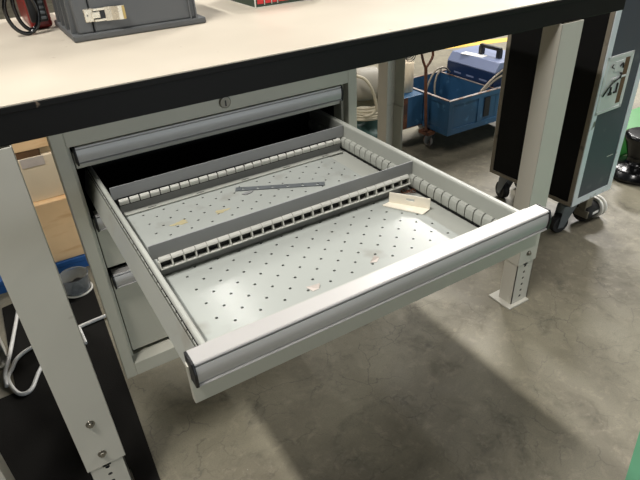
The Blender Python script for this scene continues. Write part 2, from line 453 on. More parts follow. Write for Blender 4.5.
for s in (1, -1):      # side walls: s=1 left
    X = (lambda q: q) if s == 1 else (lambda q: -.8325*2-q)
    xi, xo = (X(-1.0588), X(-1.0665)) if s == 1 else (X(-1.0555), X(-1.0665))
    w = MB()
    lo, hi = sorted((xi, xo))
    n = 6; r = (hi-lo)/2; cx = (lo+hi)/2
    prof = [(lo, ZF-.005), (hi, ZF-.005)] + [(cx+r*math.cos(t*PI/n), WT-.0035+.0035*math.sin(t*PI/n)) for t in range(n+1)]
    w.prism(prof, -.4300, YF1, 'y')
    # outer skirt sloping out, with a toothed upper strip
    xs0, xs1 = X(-1.0672), X(-1.0785)
    w.prism([(xs0, .7240), (X(-1.0685), .7265), (xs1, .6865), (X(-1.0778), .6845), (xs0, .6845)], -.4390, YF1, 'y')
    wo = w.build('side_wall', 'drawer_paint', OD)
    t = MB(); y = -.434
    while y < YF1-.02:
        lo2, hi2 = sorted((X(-1.0664), X(-1.0678))); t.box((lo2, y, .7270), (hi2, y+PIT-.0024, .7318), .0006, 1); y += PIT
    t.build('toothed_edge', 'drawer_paint', wo)
    t = MB(); lo2, hi2 = sorted((X(-1.06655), X(-1.0670))); t.box((lo2, -.4300, .7262), (hi2, YF1, .7352)); t.build('edge_recess', 'dark_void', wo)  # dark strip laid on the wall, paints the shade behind the teeth
    t = MB(); y = -.4214
    while y < YF1-.02:      # rounded slot tabs along the inside
        dd = .0042 if s == 1 else 0
        q = [(X(-1.0590), .7135), (X(-1.0510-dd), .7128), (X(-1.0485-dd), .7090), (X(-1.0478-dd), .7040), (X(-1.0480-dd), .6970), (X(-1.0490-dd), .6935), (X(-1.0590), .6935)]
        t.prism(q, y, y+PIT-.0020, 'y'); y += PIT
    t.build('slot_strip', 'drawer_paint', wo)
    t = MB(); lo2, hi2 = sorted((X(-1.0592), X(-1.0538))); t.box((lo2, -.4240, ZF-.001), (hi2, YF1-.004, .7128)); t.build('slot_backing', 'dark_void', wo)  # dark strip paints the shadow gap under the tabs
# glue stains on the sheet
for (xc, yc, rx, ry) in ((-.977, -.083, .013, .006), (-.907, -.0865, .012, .005)):
    b = MB(); ring = []
    for k in range(22):
        a = 2*PI*k/22; q = 1+.28*math.sin(3*a+xc*40)+.15*math.sin(7*a)
        ring.append((xc+rx*q*math.cos(a), yc+ry*q*math.sin(a)))
    b.prism(ring, ZF+.0001, ZF+.0003, 'z')
    st = b.build('glue_stain', 'stain', OD); st['label'] = 'yellowish stain'

# ------------------------------------------------------------------ dividers in the drawer
def divider(y, label, ladder):
    r = thing('drawer_divider', label, 'divider', (-.8325, y, ZF+.0004), 'slotted dividers in the open drawer')
    p = MB(); p.box((-1.0465, y, ZF+.0006), (-.6190, y+.0016, .7145))
    p.box((-1.0548, y, .7145), (-.6102, y+.0016, .7366), .0003, 1)
    if ladder:
        p.box((-1.0465, y, ZF+.0004), (-.6190, y+.011, ZF+.0018))
    po = p.build('divider_plate', 'div_paint', r)
    t = MB(); x = -1.0462; n = 0
    if ladder:      # open loops, rims pale, seen against the dark plate
        while x < -.6205:
            t.prism([(y, .7160), (y-.0028, .7156), (y-.0050, .7138), (y-.0060, .7116), (y-.0054, .7106), (y, .7108)], x+.0004, min(-.6205, x+PIT*.9955-.0004)); x += PIT*.9955
        x = -1.0462
        t.prism([(y, .7010), (y-.0074, .7014), (y-.0082, .7020), (y-.0090, .7016), (y-.0090, .7002), (y-.0078, .6998), (y, .6998)], -1.0462, -.6215)
        while x < -.6205:
            t.prism([(y, .7110), (y-.0056, .7108), (y-.0089, .7012), (y-.0084, .6999), (y, .6999)], x-.0009, x+.0009); x += PIT*.9955
        t.build('slot_strip', 'tab', r)
        k = MB(); k.box((-1.0462, y-.0006, .6995), (-.6215, y-.0001, .7130)); k.build('slot_backing', 'dark_void', r)
        f = MB(); f.prism([(y-.001, ZF+.0005), (y-.001, .6960), (y, .6960), (y, ZF+.0005)], -1.0465, -.6190); f.build('lower_lip', 'div_paint', r)
    else:
        while x < -.6300:
            t.prism([(y, .7138), (y-.0030, .7134), (y-.0052, .7115), (y-.0056, .7090), (y-.0052, .7050), (y, .7042)], x, x+PIT-.0024); x += PIT
        t.build('slot_strip', 'tab', r)
        k = MB(); k.box((-1.0480, y-.0006, .7015), (-.6270, y-.0001, .7160)); k.build('slot_backing', 'dark_void', r)
        f = MB(); f.box((-1.0440, y-.0120, ZF+.0012), (-.6200, y, ZF+.0026)); fo = f.build('foot_flange', 'drawer_paint', r)
        for q in range(5):
            s2 = MB(); xx = -1.005+q*.085; s2.box((xx, y-.0085, ZF+.0026), (xx+.014, y-.0065, ZF+.0028)); s2.build('flange_slot', 'black_plastic', fo)
    return r
divider(.0000, 'grey slotted divider nearest the cabinet at the back of the open drawer', False)
divider(-.2060, 'grey slotted divider with open loops across the middle of the open drawer', True)

# ------------------------------------------------------------------ loose bits in the drawer
def frame_from(a, b):
    a = Vector(a); b = Vector(b); u = (b-a).normalized(); v = Vector((-u.y, u.x, 0)); return a, u, v, (b-a).length
a, u, v, Ln = frame_from((-.8572, -.0305, 0), (-.7200, -.1042, 0))
b = MB(); hw = .0066; z = ZF+.0008
n = 6; cell = Ln/n
for k in range(n):
    c = a+u*(cell*(k+.5)); c.z = z
    b.holed(c, u, v, cell/2, hw, .0036)
o = b.build('metal_strip', 'dark_steel')
tag(o, 'thin dull metal strip with a row of holes lying between the two drawer dividers', 'metal strip')
sol = o.modifiers.new('thick', 'SOLIDIFY'); sol.thickness = .0006; sol.offset = 1
b = MB(); ring = [(-.8560, -.0530), (-.8380, -.0490), (-.8340, -.0540), (-.8400, -.0580), (-.8520, -.0590)]
b.prism(ring, ZF+.0003, ZF+.0013, 'z'); tag(b.build('metal_chip', 'div_paint'), 'small dark grey chip below the left end of the metal strip', 'scrap')

# cream angle bracket
r = thing('angle_bracket', 'small cream metal angle bracket with a slot, at the right end of the middle divider', 'bracket', (-.655, -.255, ZF))
a, u, v, Ln = frame_from((-.6722, -.2245, 0), (-.6345, -.2800, 0))    # bend line; v points towards +x
b = MB()
P = lambda s, t, z: (a.x+u.x*s+v.x*t, a.y+u.y*s+v.y*t, z)
t0, t1 = -.0022, -.0185
zb0, zb1 = ZF+.0003, ZF+.0015
bt = [P(-.001, 0, 0), P(Ln, 0, 0), P(Ln-.004, t1*.8, 0), P(Ln-.006, -.0193, 0), P(-.0074, -.0134, 0)]
b.prism([(q[0], q[1]) for q in bt], zb0, zb1, 'z')
bo = b.build('base_flange', 'cream_metal', r)
b = MB(); H = .0195; th = .0013
def slab(s0, s1, z0, z1, bb):
    c = [P(s0, 0, z0), P(s1, 0, z0), P(s1, 0, z1), P(s0, 0, z1)]; d = [P(s0, th, z0), P(s1, th, z0), P(s1, th, z1), P(s0, th, z1)]
    A = [bb.bm.verts.new(q) for q in c]; B = [bb.bm.verts.new(q) for q in d]
    fs = [bb.bm.faces.new(A), bb.bm.faces.new(B[::-1])]+[bb.bm.faces.new((A[i], B[i], B[(i+1) % 4], A[(i+1) % 4])) for i in range(4)]
    bmesh.ops.recalc_face_normals(bb.bm, faces=fs)
m0, m1, z0, z1 = Ln*.42, Ln*.62, ZF+.0095, ZF+.0140
slab(0, m0, ZF+.0004, ZF+H, b); slab(m1, Ln, ZF+.0004, ZF+H, b); slab(m0, m1, ZF+.0004, z0, b); slab(m0, m1, z1, ZF+H, b)
b.build('upright_flange', 'cream_metal', r)

for k, (pts, lab) in enumerate(((((-.8975, -.3405), (-.8800, -.3480), (-.8850, -.3530), (-.8945, -.3535)), 'pinkish paper scrap on the drawer floor, left one of two'),
                                (((-.7975, -.3440), (-.7855, -.3375), (-.7785, -.3405), (-.7885, -.3480)), 'pinkish paper scrap on the drawer floor, right one of two'))):
    b = MB(); A = [b.bm.verts.new((x, y, ZF+.0005+(.0035 if i == 1 else 0))) for i, (x, y) in enumerate(pts)]
    b.bm.faces.new(A[:3]); b.bm.faces.new((A[0], A[2], A[3]))
    o = b.build('paper_scrap', 'scrap'); sol = o.modifiers.new('t', 'SOLIDIFY'); sol.thickness = .0004; sol.offset = 1
    tag(o, lab, 'scrap')
b = MB()
pts = []
for k in range(30):
    t = k/29; a2 = t*2*PI*2.4
    pts.append((-.6330+.017*t+.005*math.cos(a2), -.2100-.012*t+.005*math.sin(a2), ZF+.0022+.0012*math.sin(a2*1.5)+.001))
b.tube(pts, .0010, 6)
tag(b.build('rusty_wire', 'rust'), 'rust brown curl of wire in the drawer corner behind the cream bracket', 'wire')

# ------------------------------------------------------------------ on the bench top
# grey plastic case standing on its side
r = thing('tool_case', 'dark grey plastic case with a metal latch standing on the bench top', 'case', (-.864, .45, ZT))
X0, X1, Y0, Y1 = -.9995, -.7285, .3420, .5600
b = MB(); b.box((X0, Y0, ZT+.0003), (X1, Y1, ZT+.013), .003); b.build('base_flange', 'case_grey', r)
def shell(xa, xb, m=.008):
    q = MB(); z0, z1 = ZT+.012, ZT+.20
    lo = [(xa, Y0+.007), (xb, Y0+.007), (xb, Y1-.007), (xa, Y1-.007)]
    q.prism([(Y0+.006, z0), (Y0+.020, z1), (Y1-.020, z1), (Y1-.006, z0)], xa, xb)
    return q
sx = -.9565
o = bevel_mod(shell(X0+.012, sx-.0008).build('lid', 'case_grey', r), .004)
for k, yy in enumerate((.372, .425, .478, .53)):
    b = MB(); b.prism([(X0+.0125, ZT+.012), (X0+.003, ZT+.013), (X0+.008, ZT+.19), (X0+.0125, ZT+.19)], yy-.006, yy+.006, 'y'); b.build('rib', 'case_grey', o)
o = bevel_mod(shell(sx+.0008, X1-.016).build('shell', 'case_grey', r), .004)
for k, xx in enumerate((-.7600, -.7480)):
    b = MB(); b.prism([(Y0+.001, ZT+.012), (Y0+.008, ZT+.012), (Y0+.0205, ZT+.19), (Y0+.016, ZT+.19)], xx-.0015, xx+.0015); b.build('rib', 'case_grey', o)
# latch on the front face
def fy(z): return Y0+.006+(z-(ZT+.012))/.188*.014
zc = ZT+.045
lt = MB()
lt.box((-.9690, fy(zc)-.0035, zc-.0125), (-.9520, fy(zc)+.002, zc+.0115), .0015)
lt.box((-.9520, fy(zc)-.0045, zc-.0130), (-.9200, fy(zc)-.0020, zc-.0085), .0006); lt.box((-.9520, fy(zc)-.0045, zc+.0065), (-.9200, fy(zc)-.0020, zc+.0110), .0006)
lt.prism([(-.9300, fy(zc)-.0048), (-.9180, fy(zc)-.0070), (-.9060, fy(zc)-.0120), (-.8960, fy(zc)-.0125), (-.8930, fy(zc)-.0095), (-.8980, fy(zc)-.0085), (-.9070, fy(zc)-.0080), (-.9180, fy(zc)-.0030), (-.9300, fy(zc)-.0018)], zc-.0135, zc+.0115, 'z')
lt.box((-.9560, fy(zc)-.0055, zc-.0065), (-.9400, fy(zc)-.0020, zc+.0050), .0008)
lo = lt.build('latch', 'steel_bright', r); lo['label'] = 'bright metal toggle latch'
b = MB(); b.box((-.8985, fy(zc)-.0132, zc-.0130), (-.8935, fy(zc)-.0122, zc+.0110)); b.build('latch_tip', 'brass', lo)
b = MB(); b.box((-.9400, fy(zc)-.0028, zc-.0085), (-.9300, fy(zc)-.0016, zc+.0065)); b.build('latch_slot', 'black_plastic', lo)
b = MB(); b.cyl((-.9630, fy(zc)-.0030, zc), (-.9630, fy(zc)-.0045, zc), .0014, 10); b.build('rivet', 'black_plastic', lo)

# red power tool with its black cable
r = thing('power_tool', 'red power tool with black vents and coiled black lead beside the grey case', 'power tool', (-1.035, .575, ZT))
b = MB(); b.box((-1.050, .545, ZT+.001), (-1.0045, .72, ZT+.080), .008, 3); b.build('tool_body', 'red_plastic', r)
b = MB(); b.box((-1.0470, .531, ZT+.016), (-1.012, .545, ZT+.095), .004); vo = b.build('vent_grille', 'black_plastic', r)
for k in range(6):
    b = MB(); b.box((-1.0255, .5288, ZT+.022+k*.0105), (-1.0150, .5312, ZT+.0275+k*.0105), .0008, 1); b.build('vent_slat', 'dark_steel', vo)
b = MB()
A = [(-1.062+.030*math.cos(t), .488+.003*t/PI, .938+.0425*math.sin(t)) for t in [2*PI*k/20+.9 for k in range(21)]]
B = [(-1.052+.0215*math.cos(t), .499+.003*t/PI, .944+.0440*math.sin(t)) for t in [2*PI*k/20+.9 for k in range(1, 20)]]
b.tube(A+B, .0040, 10)
b.tube([B[-1], (-1.026, .520, .990), (-1.030, .548, .984), (-1.032, .56, .955)], .0040, 10)
b.tube([A[0], (-1.040, .500, .995), (-1.045, .53, 1.0), (-1.045, .56, .950)], .0040, 10)
cb = b.build('power_lead', 'gloss_black', r); cb['label'] = 'glossy black lead in loops'

# printed carton
r = thing('carton', 'dark green carton with red and white print at the back of the bench top', 'carton', (-.49, .50, ZT))
X0, X1, Y0, Y1 = -.5760, -.385, .4170, .605
b = MB(); b.box((X0, Y0, ZT+.0003), (X1, Y1, ZT+.075), .0012); b.build('carton_body', 'pack_green', r)
b = MB(); b.box((X0-.0006, Y0-.0006, ZT+.0005), (X1, Y0, ZT+.0025)); b.box((X0-.0006, Y0-.0006, ZT+.0005), (X0+.002, Y0+.002, ZT+.0745)); b.box((X0-.0006, Y0, ZT+.0005), (X0, Y1, ZT+.0025))
for xx in (-.552, -.533, -.517): b.box((xx, Y0-.0006, ZT+.006), (xx+.0015, Y0, ZT+.05))
b.build('white_border', 'pack_white', r)
for xa, xb in ((-.570, -.554), (-.549, -.534), (-.530, -.519), (-.513, -.485)):
    b = MB(); b.box((xa, Y0-.0005, ZT+.009), (xb, Y0, ZT+.05)); b.build('red_panel', 'pack_red', r)

# ------------------------------------------------------------------ flight case on castors (local frame, x' along the front face)
rot = math.radians(1.8)
r = thing('flight_case', 'tall black flight case with aluminium edges and latch dish, on castors', 'case', (.458, .1620, 0), rotz=rot)
W, Dp, Z0, Z1 = .232, .376, .130, 1.02
E = .026; th = .0025
core = MB(); core.box((.002, .002, Z0+.002), (W-.002, Dp-.002, Z1-.002)); core.build('case_core', 'panel_black', r)
pn = MB(); pn.box((E*.6, .0008, Z0+E*.6), (W-E*.6, .0030, Z1-E*.6)); fo = pn.build('front_panel', 'panel_slate', r); fo['label'] = 'slate grey front panel'
pn = MB(); pn.box((.0008, E*.6, Z0+E*.6), (.003, Dp-E*.6, Z1-E*.6)); pn.build('side_panel', 'panel_black', r)
pn = MB(); pn.box((W-.003, E*.6, Z0+E*.6), (W-.0008, Dp-E*.6, Z1-E*.6)); pn.build('side_panel', 'panel_slate', r)
ed = MB(); sd = MB()
for xx in (0, W-E): 
    for zz0, zz1 in ((Z0, Z1),):
        ed.box((xx, -.0015, zz0), (xx+E, .0022, zz1), .0006, 1); ed.box((xx, Dp-.0022, zz0), (xx+E, Dp+.0015, zz1), .0006, 1)
for yy in (0, Dp-E):
    sd.box((-.0015, (.003 if yy == 0 else Dp-.016), Z0), (.0022, (.017 if yy == 0 else Dp), Z1), .0006, 1); ed.box((W-.0022, yy, Z0), (W+.0015, yy+E, Z1), .0006, 1)
for zz in (Z0, Z1-E):
    ed.box((0, -.0013, zz), (W, .0022, zz+E), .0006, 1); ed.box((0, Dp-.0022, zz), (W, Dp+.0013, zz+E), .0006, 1)
    sd.box((-.0013, .003, zz+(0 if zz == Z0 else E-.014)), (.0022, Dp, zz+(.014 if zz == Z0 else E)), .0006, 1); ed.box((W-.0022, 0, zz), (W+.0013, Dp, zz+E), .0006, 1)
ed.box((0, 0, Z0), (W, Dp, Z0+.002)); ed.box((0, 0, Z1-.002), (W, Dp, Z1))
ed.build('aluminium_edging', 'case_alu', r); so = sd.build('side_edging', 'edge_tan', r); so['label'] = 'dull tan-grey side edging'
dx0, dx1, dz0, dz1 = .0105, .1525, .4650, .6500
di = MB()
fr = .010
di.box((dx0, -.0030, dz0), (dx1, .0005, dz0+fr), .0007, 1); di.box((dx0, -.0030, dz1-fr), (dx1, .0005, dz1), .0007, 1)
di.box((dx0, -.0030, dz0), (dx0+fr, .0005, dz1), .0007, 1); di.box((dx1-fr, -.0030, dz0), (dx1, .0005, dz1), .0007, 1)
di.box((dx0+fr, -.0014, dz0+fr), (dx1-fr, .0004, dz1-fr))
do = di.build('latch_dish', 'dish', r); do['label'] = 'pale metal latch dish'
b = MB(); b.box((dx1-.040, -.0020, dz0+.020), (dx1-.016, -.0013, dz1-.016)); b.build('dish_slot', 'wood_dark', do)
b = MB()
b.tube([(dx0+.012, -.006, dz0+.062), (dx0+.045, -.006, dz0+.094), (dx0+.075, -.006, dz0+.106), (dx0+.088, -.006, dz0+.108)], .0026, 8)
b.tube([(dx0+.086, -.006, dz0+.108), (dx0+.090, -.006, dz0+.122), (dx0+.082, -.006, dz0+.124)], .0026, 8)
b.box((dx0+.046, -.0055, dz0+.058), (dx0+.062, -.0010, dz0+.066)); b.box((dx0+.051, -.0055, dz0+.062), (dx0+.056, -.0010, dz0+.084))
b.box((dx0+.074, -.0055, dz0+.060), (dx0+.090, -.0010, dz0+.065)); b.box((dx0+.084, -.0055, dz0+.060), (dx0+.089, -.0010, dz0+.092))
b.tube([(dx0+.036, -.005, dz1-.026), (dx0+.030, -.005, dz1-.033), (dx0+.042, -.005, dz1-.040)], .0018, 6)
b.tube([(dx0+.074, -.005, dz1-.038), (dx0+.088, -.005, dz1-.030), (dx0+.092, -.005, dz1-.046)], .0022, 6)
b.build('latch_lever', 'black_plastic', do)
b = MB(); b.box((dx0+.046, -.0040, dz0+.106), (dx0+.1225, -.0010, dz0+.113), .001, 1); b.box((dx0+.050, -.0028, dz0+.130), (dx0+.092, -.0010, dz1-.020), .001, 1)
b.build('latch_plate', 'dish', do)
b = MB(); b.box((.153, .0003, .2815), (.189, .0010, .2835)); b.build('scratch', 'pack_white', fo)
def castor(parent, x, y, ang, rad=.046, wid=.032, rim='rubber', top=.130, wheel='rubber'):
    ca, sa = math.cos(ang), math.sin(ang)
    m = MB()
    m.box((x-.038, y-.038, top-.005), (x+.038, y+.038, top-.0003), .001, 1)
    m.lathe([(.022, top-.020), (.024, top-.005)], (x, y, 0), 'z', 18)
    off = .022
    cx, cy = x+off*ca, y+off*sa
    nx_, ny_ = -sa, ca
    for s in (-1, 1):
        ox, oy = nx_*s*(wid/2+.004), ny_*s*(wid/2+.004)
        R = Matrix.Rotation(ang, 4, 'Z')
        q = MB()
        pts = [(-.030, top-.018), (.026, top-.018), (off+.014, rad-.012), (off-.010, rad-.012)]
        A = [m.bm.verts.new((x+px*ca+ox+nx_*.0012, y+px*sa+oy+ny_*.0012, pz)) for px, pz in pts]
        B = [m.bm.verts.new((x+px*ca+ox-nx_*.0012, y+px*sa+oy-ny_*.0012, pz)) for px, pz in pts]
        fs = [m.bm.faces.new(A), m.bm.faces.new(B[::-1])]+[m.bm.faces.new((A[i], B[i], B[(i+1) % 4], A[(i+1) % 4])) for i in range(4)]
        bmesh.ops.recalc_face_normals(m.bm, faces=fs); q.bm.free()
    c = m.build('castor', 'dark_steel', parent)
    w = MB(); a = Vector((cx-nx_*wid/2, cy-ny_*wid/2, rad)); bb = Vector((cx+nx_*wid/2, cy+ny_*wid/2, rad)); d = (bb-a)
    w.cyl(a+d*.12, bb-d*.12, rad, 26); w.cyl(a, a+d*.12, rad*.9, 26, rad); w.cyl(bb-d*.12, bb, rad, 26, rad*.9)
    w.build('wheel', wheel, c)
    w = MB(); w.cyl(a-d*.06, bb+d*.06, rad*.55, 22); w.build('wheel_hub', rim, c)
    return c
castor(r, .042, .042, math.radians(165), .036, .028); castor(r, .062, .333, math.radians(70), .036, .028); castor(r, W-.045, .333, math.radians(80), .036, .028)
# the front right castor lies turned, a broad dark roller with pale discs
m = MB(); m.box((W-.080, .006, Z0-.006), (W-.004, .082, Z0-.0003), .001, 1)
m.box((W-.100, .006, .030), (W-.090, .060, .060), .002, 1); m.box((W-.098, .020, .055), (W-.060, .050, Z0-.004), .002, 1)
c = m.build('castor', 'zinc', r)
w = MB(); w.cyl((W-.094, .038, .042), (W-.022, .038, .042), .0335, 26); w.build('wheel', 'rubber', c)
w = MB(); w.cyl((W-.022, .038, .042), (W-.010, .038, .042), .042, 28); w.cyl((W-.001, .038, .042), (W+.011, .038, .042), .042, 28); w.build('wheel_rim', 'white_plastic', c)
w = MB(); w.cyl((W-.022, .038, .042), (W+.012, .038, .042), .018, 20); w.build('axle', 'rubber', c)
w = MB(); w.box((W-.068, .0035, .040), (W-.034, .0050, .050)); w.build('sticker', 'paper', c)

# ------------------------------------------------------------------ blue trolley
TX0, TX1, TY0, TY1, TZ0, TZ1 = .5885, 1.24, .9390, 1.330, .120, .2850
r = thing('blue_trolley', 'worn blue steel trolley tray on castors behind the flight case', 'trolley', (.9, 1.13, 0))
b = MB(); t = .006
b.box((TX0, TY0, TZ0), (TX1, TY0+t, TZ1)); b.box((TX0, TY1-t, TZ0), (TX1, TY1, TZ1))
b.box((TX0, TY0, TZ0), (TX0+t, TY1, TZ1)); b.box((TX1-t, TY0, TZ0), (TX1, TY1, TZ1)); b.box((TX0, TY0, TZ0), (TX1, TY1, TZ0+.005))
b.box((.885, TY0, TZ0), (.891, TY1, TZ1-.004))
b.box((.895, TY0+t, TZ1-.012), (TX1-t, TY1-t, TZ1-.006))
# pressed frame on the front face
b.box((TX0, TY0-.006, TZ0), (TX1, TY0, TZ0+.028)); b.box((TX0, TY0-.006, TZ1-.022), (TX1, TY0, TZ1)); b.box((TX0-.0052, TY0-.0066, TZ0-.0005), (TX0+.022, TY0+.02, TZ1-.0005))
b.box((.770, TY0-.0052, TZ0+.001), (.800, TY0, TZ1-.001))
b.box((TX0-.005, TY0, TZ0), (TX0, TY1, TZ0+.022)); b.box((TX0-.005, TY0, TZ1-.020), (TX0, TY1, TZ1))
tr = bevel_mod(b.build('tray', 'blue', r), .0015)
b = MB()
b.box((TX0-.006, TY0-.007, TZ1), (TX1, TY0+.007, TZ1+.003)); b.box((TX0-.006, TY1-.007, TZ1), (TX1, TY1, TZ1+.003))
b.box((TX0-.006, TY0, TZ1), (TX0+.007, TY1, TZ1+.003)); b.box((.883, TY0, TZ1-.004), (.893, TY1, TZ1-.001))
b.build('worn_rim', 'rim', r)
b = MB(); b.box((.812, TY0-.0068, TZ0+.045), (.846, TY0-.0003, TZ1-.028)); b.build('hand_slot', 'dark_void', r)
for x, y in ((.640, 1.098), (.760, 1.285), (1.18, 1.00), (1.18, 1.285)):
    castor(r, x, y, math.radians(95), .026, .016, 'dark_steel', TZ0, 'rim')
b = MB()
hy = 1.045; hx = .5480
b.tube([(hx+.028, hy+.03, .105), (hx+.004, hy, .125), (hx, hy, .16), (hx-.012, hy, .30), (hx-.020, hy, .415), (hx-.022, hy, .432)], .0075, 10)
b.tube([(hx-.022, hy, .425), (hx-.040, hy, .462), (hx-.052, hy, .500), (hx-.056, hy, .530)], .0058, 10)
b.tube([(hx-.022, hy, .425), (hx+.002, hy, .448), (hx+.016, hy, .474), (hx+.012, hy, .500), (hx-.004, hy, .520)], .0058, 10)
b.box((hx-.004, hy-.018, .100), (hx+.045, hy+.045, .116), .002)
ho = b.build('pull_handle', 'rust', r); ho['label'] = 'rusty forked pull handle'
b = MB(); b.box((.4400, 1.110, .130), (.5820, 1.300, .282), .003); so = b.build('side_box', 'blue', r)
b = MB(); b.box((.4390, 1.1085, .130), (.4850, 1.1100, .2815)); b.box((.4400, 1.108, .1285), (.582, 1.302, .1305)); b.build('rust_patch', 'rust', so)

# hoses lying in the tray
b = MB()
b.tube([(.650, 1.22, .140), (.690, 1.22, .235), (.715, 1.22, .295), (.750, 1.22, .337), (.790, 1.22, .344), (.830, 1.23, .332), (.875, 1.25, .300)], .0050, 10)
b.tube([(.765, 1.20, .140), (.742, 1.21, .240), (.758, 1.22, .305), (.788, 1.22, .336)], .0050, 10)
tag(b.build('tan_hose', 'hose'), 'tan hose looping out of the left side of the blue trolley', 'hose')
b = MB()
b.tube([(.700, .985, .150), (.760, .965, .235), (.835, .965, .302), (.930, .968, .350), (1.03, .975, .375)], .0050, 10)
b.tube([(.740, .995, .150), (.800, .975, .245), (.880, .965, .312), (.960, .962, .338), (1.04, .966, .352)], .0050, 10)
tag(b.build('tan_hose', 'hose'), 'tan hose rising from the right side of the blue trolley toward the flight case', 'hose')
b = MB(); b.tube([(.700, 1.05, .132), (.735, 1.02, .200), (.770, 1.03, .215), (.800, 1.08, .150), (.78, 1.15, .134), (.70, 1.14, .134)], .010, 10)
tag(b.build('black_hose', 'rubber'), 'dark hose curled inside the blue trolley', 'hose')

# blue machine box on the trolley
BX0, BX1, BY0, BY1 = .900, 1.160, .9750, 1.300
r = thing('blue_toolbox', 'dark blue metal box with pale sloping lid and black handle on the blue trolley', 'toolbox', (1.03, 1.14, TZ1-.006))
b = MB(); b.box((BX0, BY0, TZ1-.0058), (BX1, BY1, .3440), .003); fo = b.build('box_body', 'blue_dark', r)
b = MB(); b.prism([(BX0, .3442), (BX0, .3500), (BX0+.030, .3900), (BX1-.030, .3900), (BX1, .3500), (BX1, .3442)], BY0, BY1, 'y')
lo = bevel_mod(b.build('lid', 'blue_lid', r), .003)
for k in range(3):
    yy = 1.225-.088*k
    b = MB(); b.box((BX0-.0008, yy-.030, .2960), (BX0+.0004, yy+.020, .3045)); b.build('vent_slot', 'blue_lid', fo)
b = MB(); hxx = .995; ya, yb = 1.045, 1.160
for yy in (ya, yb): b.box((hxx-.012, yy-.012, .3895), (hxx+.012, yy+.012, .430), .004)
b.box((hxx-.010, ya-.010, .422), (hxx+.010, yb+.010, .440), .005)
b.build('handle', 'black_plastic', lo)
b = MB(); R = Matrix.Rotation(math.radians(10), 3, 'Z'); b.box((.928, 1.105, .3902), (.976, 1.235, .3912), rot=R)
tag(b.build('paper_sheet', 'paper'), 'white sheet of paper lying on the blue toolbox lid', 'paper')

# ------------------------------------------------------------------ behind the bench, right
b = MB(); seg, rg = 28, 12
for i in range(rg+1):
    pass
bmesh.ops.create_icosphere(b.bm, subdivisions=4, radius=1)
for v in b.bm.verts:
    p = v.co.copy(); k = 1+.10*math.sin(5*p.x+2*p.y)+.07*math.sin(9*p.y+4*p.z)+.05*math.sin(13*p.z+7*p.x)
    z = max(p.z*k, -.75)
    v.co = Vector((.245+.135*p.x*k, 1.13+.14*p.y*k, .0003+(z+.75)*.134))
o = b.build('tarpaulin', 'teal', smooth=True); tag(o, 'crumpled teal tarpaulin on the floor behind the workbench', 'tarpaulin')
b = MB()
for k in range(5):
    R0 = .098-.004*k
    b.tube([(.245+R0*math.cos(2*PI*i/20)+.004*k, 1.13+R0*1.0*math.sin(2*PI*i/20), .2570+.0110*k+.002*math.sin(4*PI*i/20+k)) for i in range(20)], .0062, 10, closed=True)
b.tube([(.18, 1.04, .278), (.205, 1.02, .286), (.226, 1.010, .310), (.218, 1.010, .36), (.200, 1.015, .410), (.178, 1.03, .445), (.15, 1.05, .46)], .0062, 10)
tag(b.build('cream_hose', 'cream_hose'), 'coil of cream hose on the teal tarpaulin', 'hose')
r = thing('drum', 'dusty pale grey drum lying on the coiled hose behind the bench', 'drum', (.262, 1.14, .313))
c = Vector((.258, 1.14, .3835)); R = Matrix.Rotation(math.radians(-20), 3, 'Z')
b = MB(); b.lathe([(.054, -.085), (.068, -.080), (.072, -.068), (.072, .045), (.069, .054), (.064, .058)], (0, 0, 0), 'x', 32)
for v in b.bm.verts: v.co = R @ v.co + c
b.build('drum_shell', 'drum', r)
b = MB(); b.lathe([(.054, .052), (.058, .064), (.026, .070)], (0, 0, 0), 'x', 28)
for v in b.bm.verts: v.co = R @ v.co + c
b.build('end_cap', 'rubber', r)
b = MB(); b.lathe([(.038, .2830), (.038, .420), (.034, .423)], (.541, 1.20, 0), 'z', 24)
tag(b.build('cardboard_tube', 'card'), 'short cardboard tube standing on the rusty end of the blue trolley', 'tube')
b = MB()
for k in range(4):
    R0 = .036-.003*k
    b.tube([(.550+R0*math.cos(2*PI*i/16)+.003*k, 1.19+.010*k+R0*.4*math.sin(2*PI*i/16), .4255+.037+(R0)*math.sin(2*PI*i/16)+.002*k) for i in range(16)], .0022, 6, closed=True)
tag(b.build('wire_coil', 'rubber'), 'thin dark wire coil on top of the cardboard tube', 'wire')

# ------------------------------------------------------------------ far right: green crate and black bollard base
r = thing('green_crate', 'green plastic crate on the floor at the right edge behind the flight case', 'crate', (1.45, .545, 0))
b = MB(); X0, X1, Y0, Y1, H = 1.16, 1.75, .470, .62, .112
t = .012
b.box((X0, Y0, 0), (X1, Y0+t, H), .003); b.box((X0, Y1-t, 0), (X1, Y1, H), .003); b.box((X0, Y0, 0), (X0+t, Y1, H), .003); b.box((X1-t, Y0, 0), (X1, Y1, H), .003)
b.box((X0, Y0, 0), (X1, Y1, .01)); b.build('crate_body', 'green', r)
b = MB(); b.box((X0-.008, Y0-.008, H), (X1+.008, Y1+.008, H+.014), .003); b.build('crate_lid', 'green', r)
b = MB()
b.lathe([(.116, 0), (.124, .008), (.124, .020), (.113, .029), (.110, .040), (.100, .046), (.062, .056), (.051, .070), (.052, .090), (.076, .160), (.083, .176), (.081, .188), (.070, .194)], (1.140, .322, 0), 'z', 40)
o = b.build('bin', 'gloss_black'); tag(o, 'glossy black round bin with flared base at the right edge', 'bin')

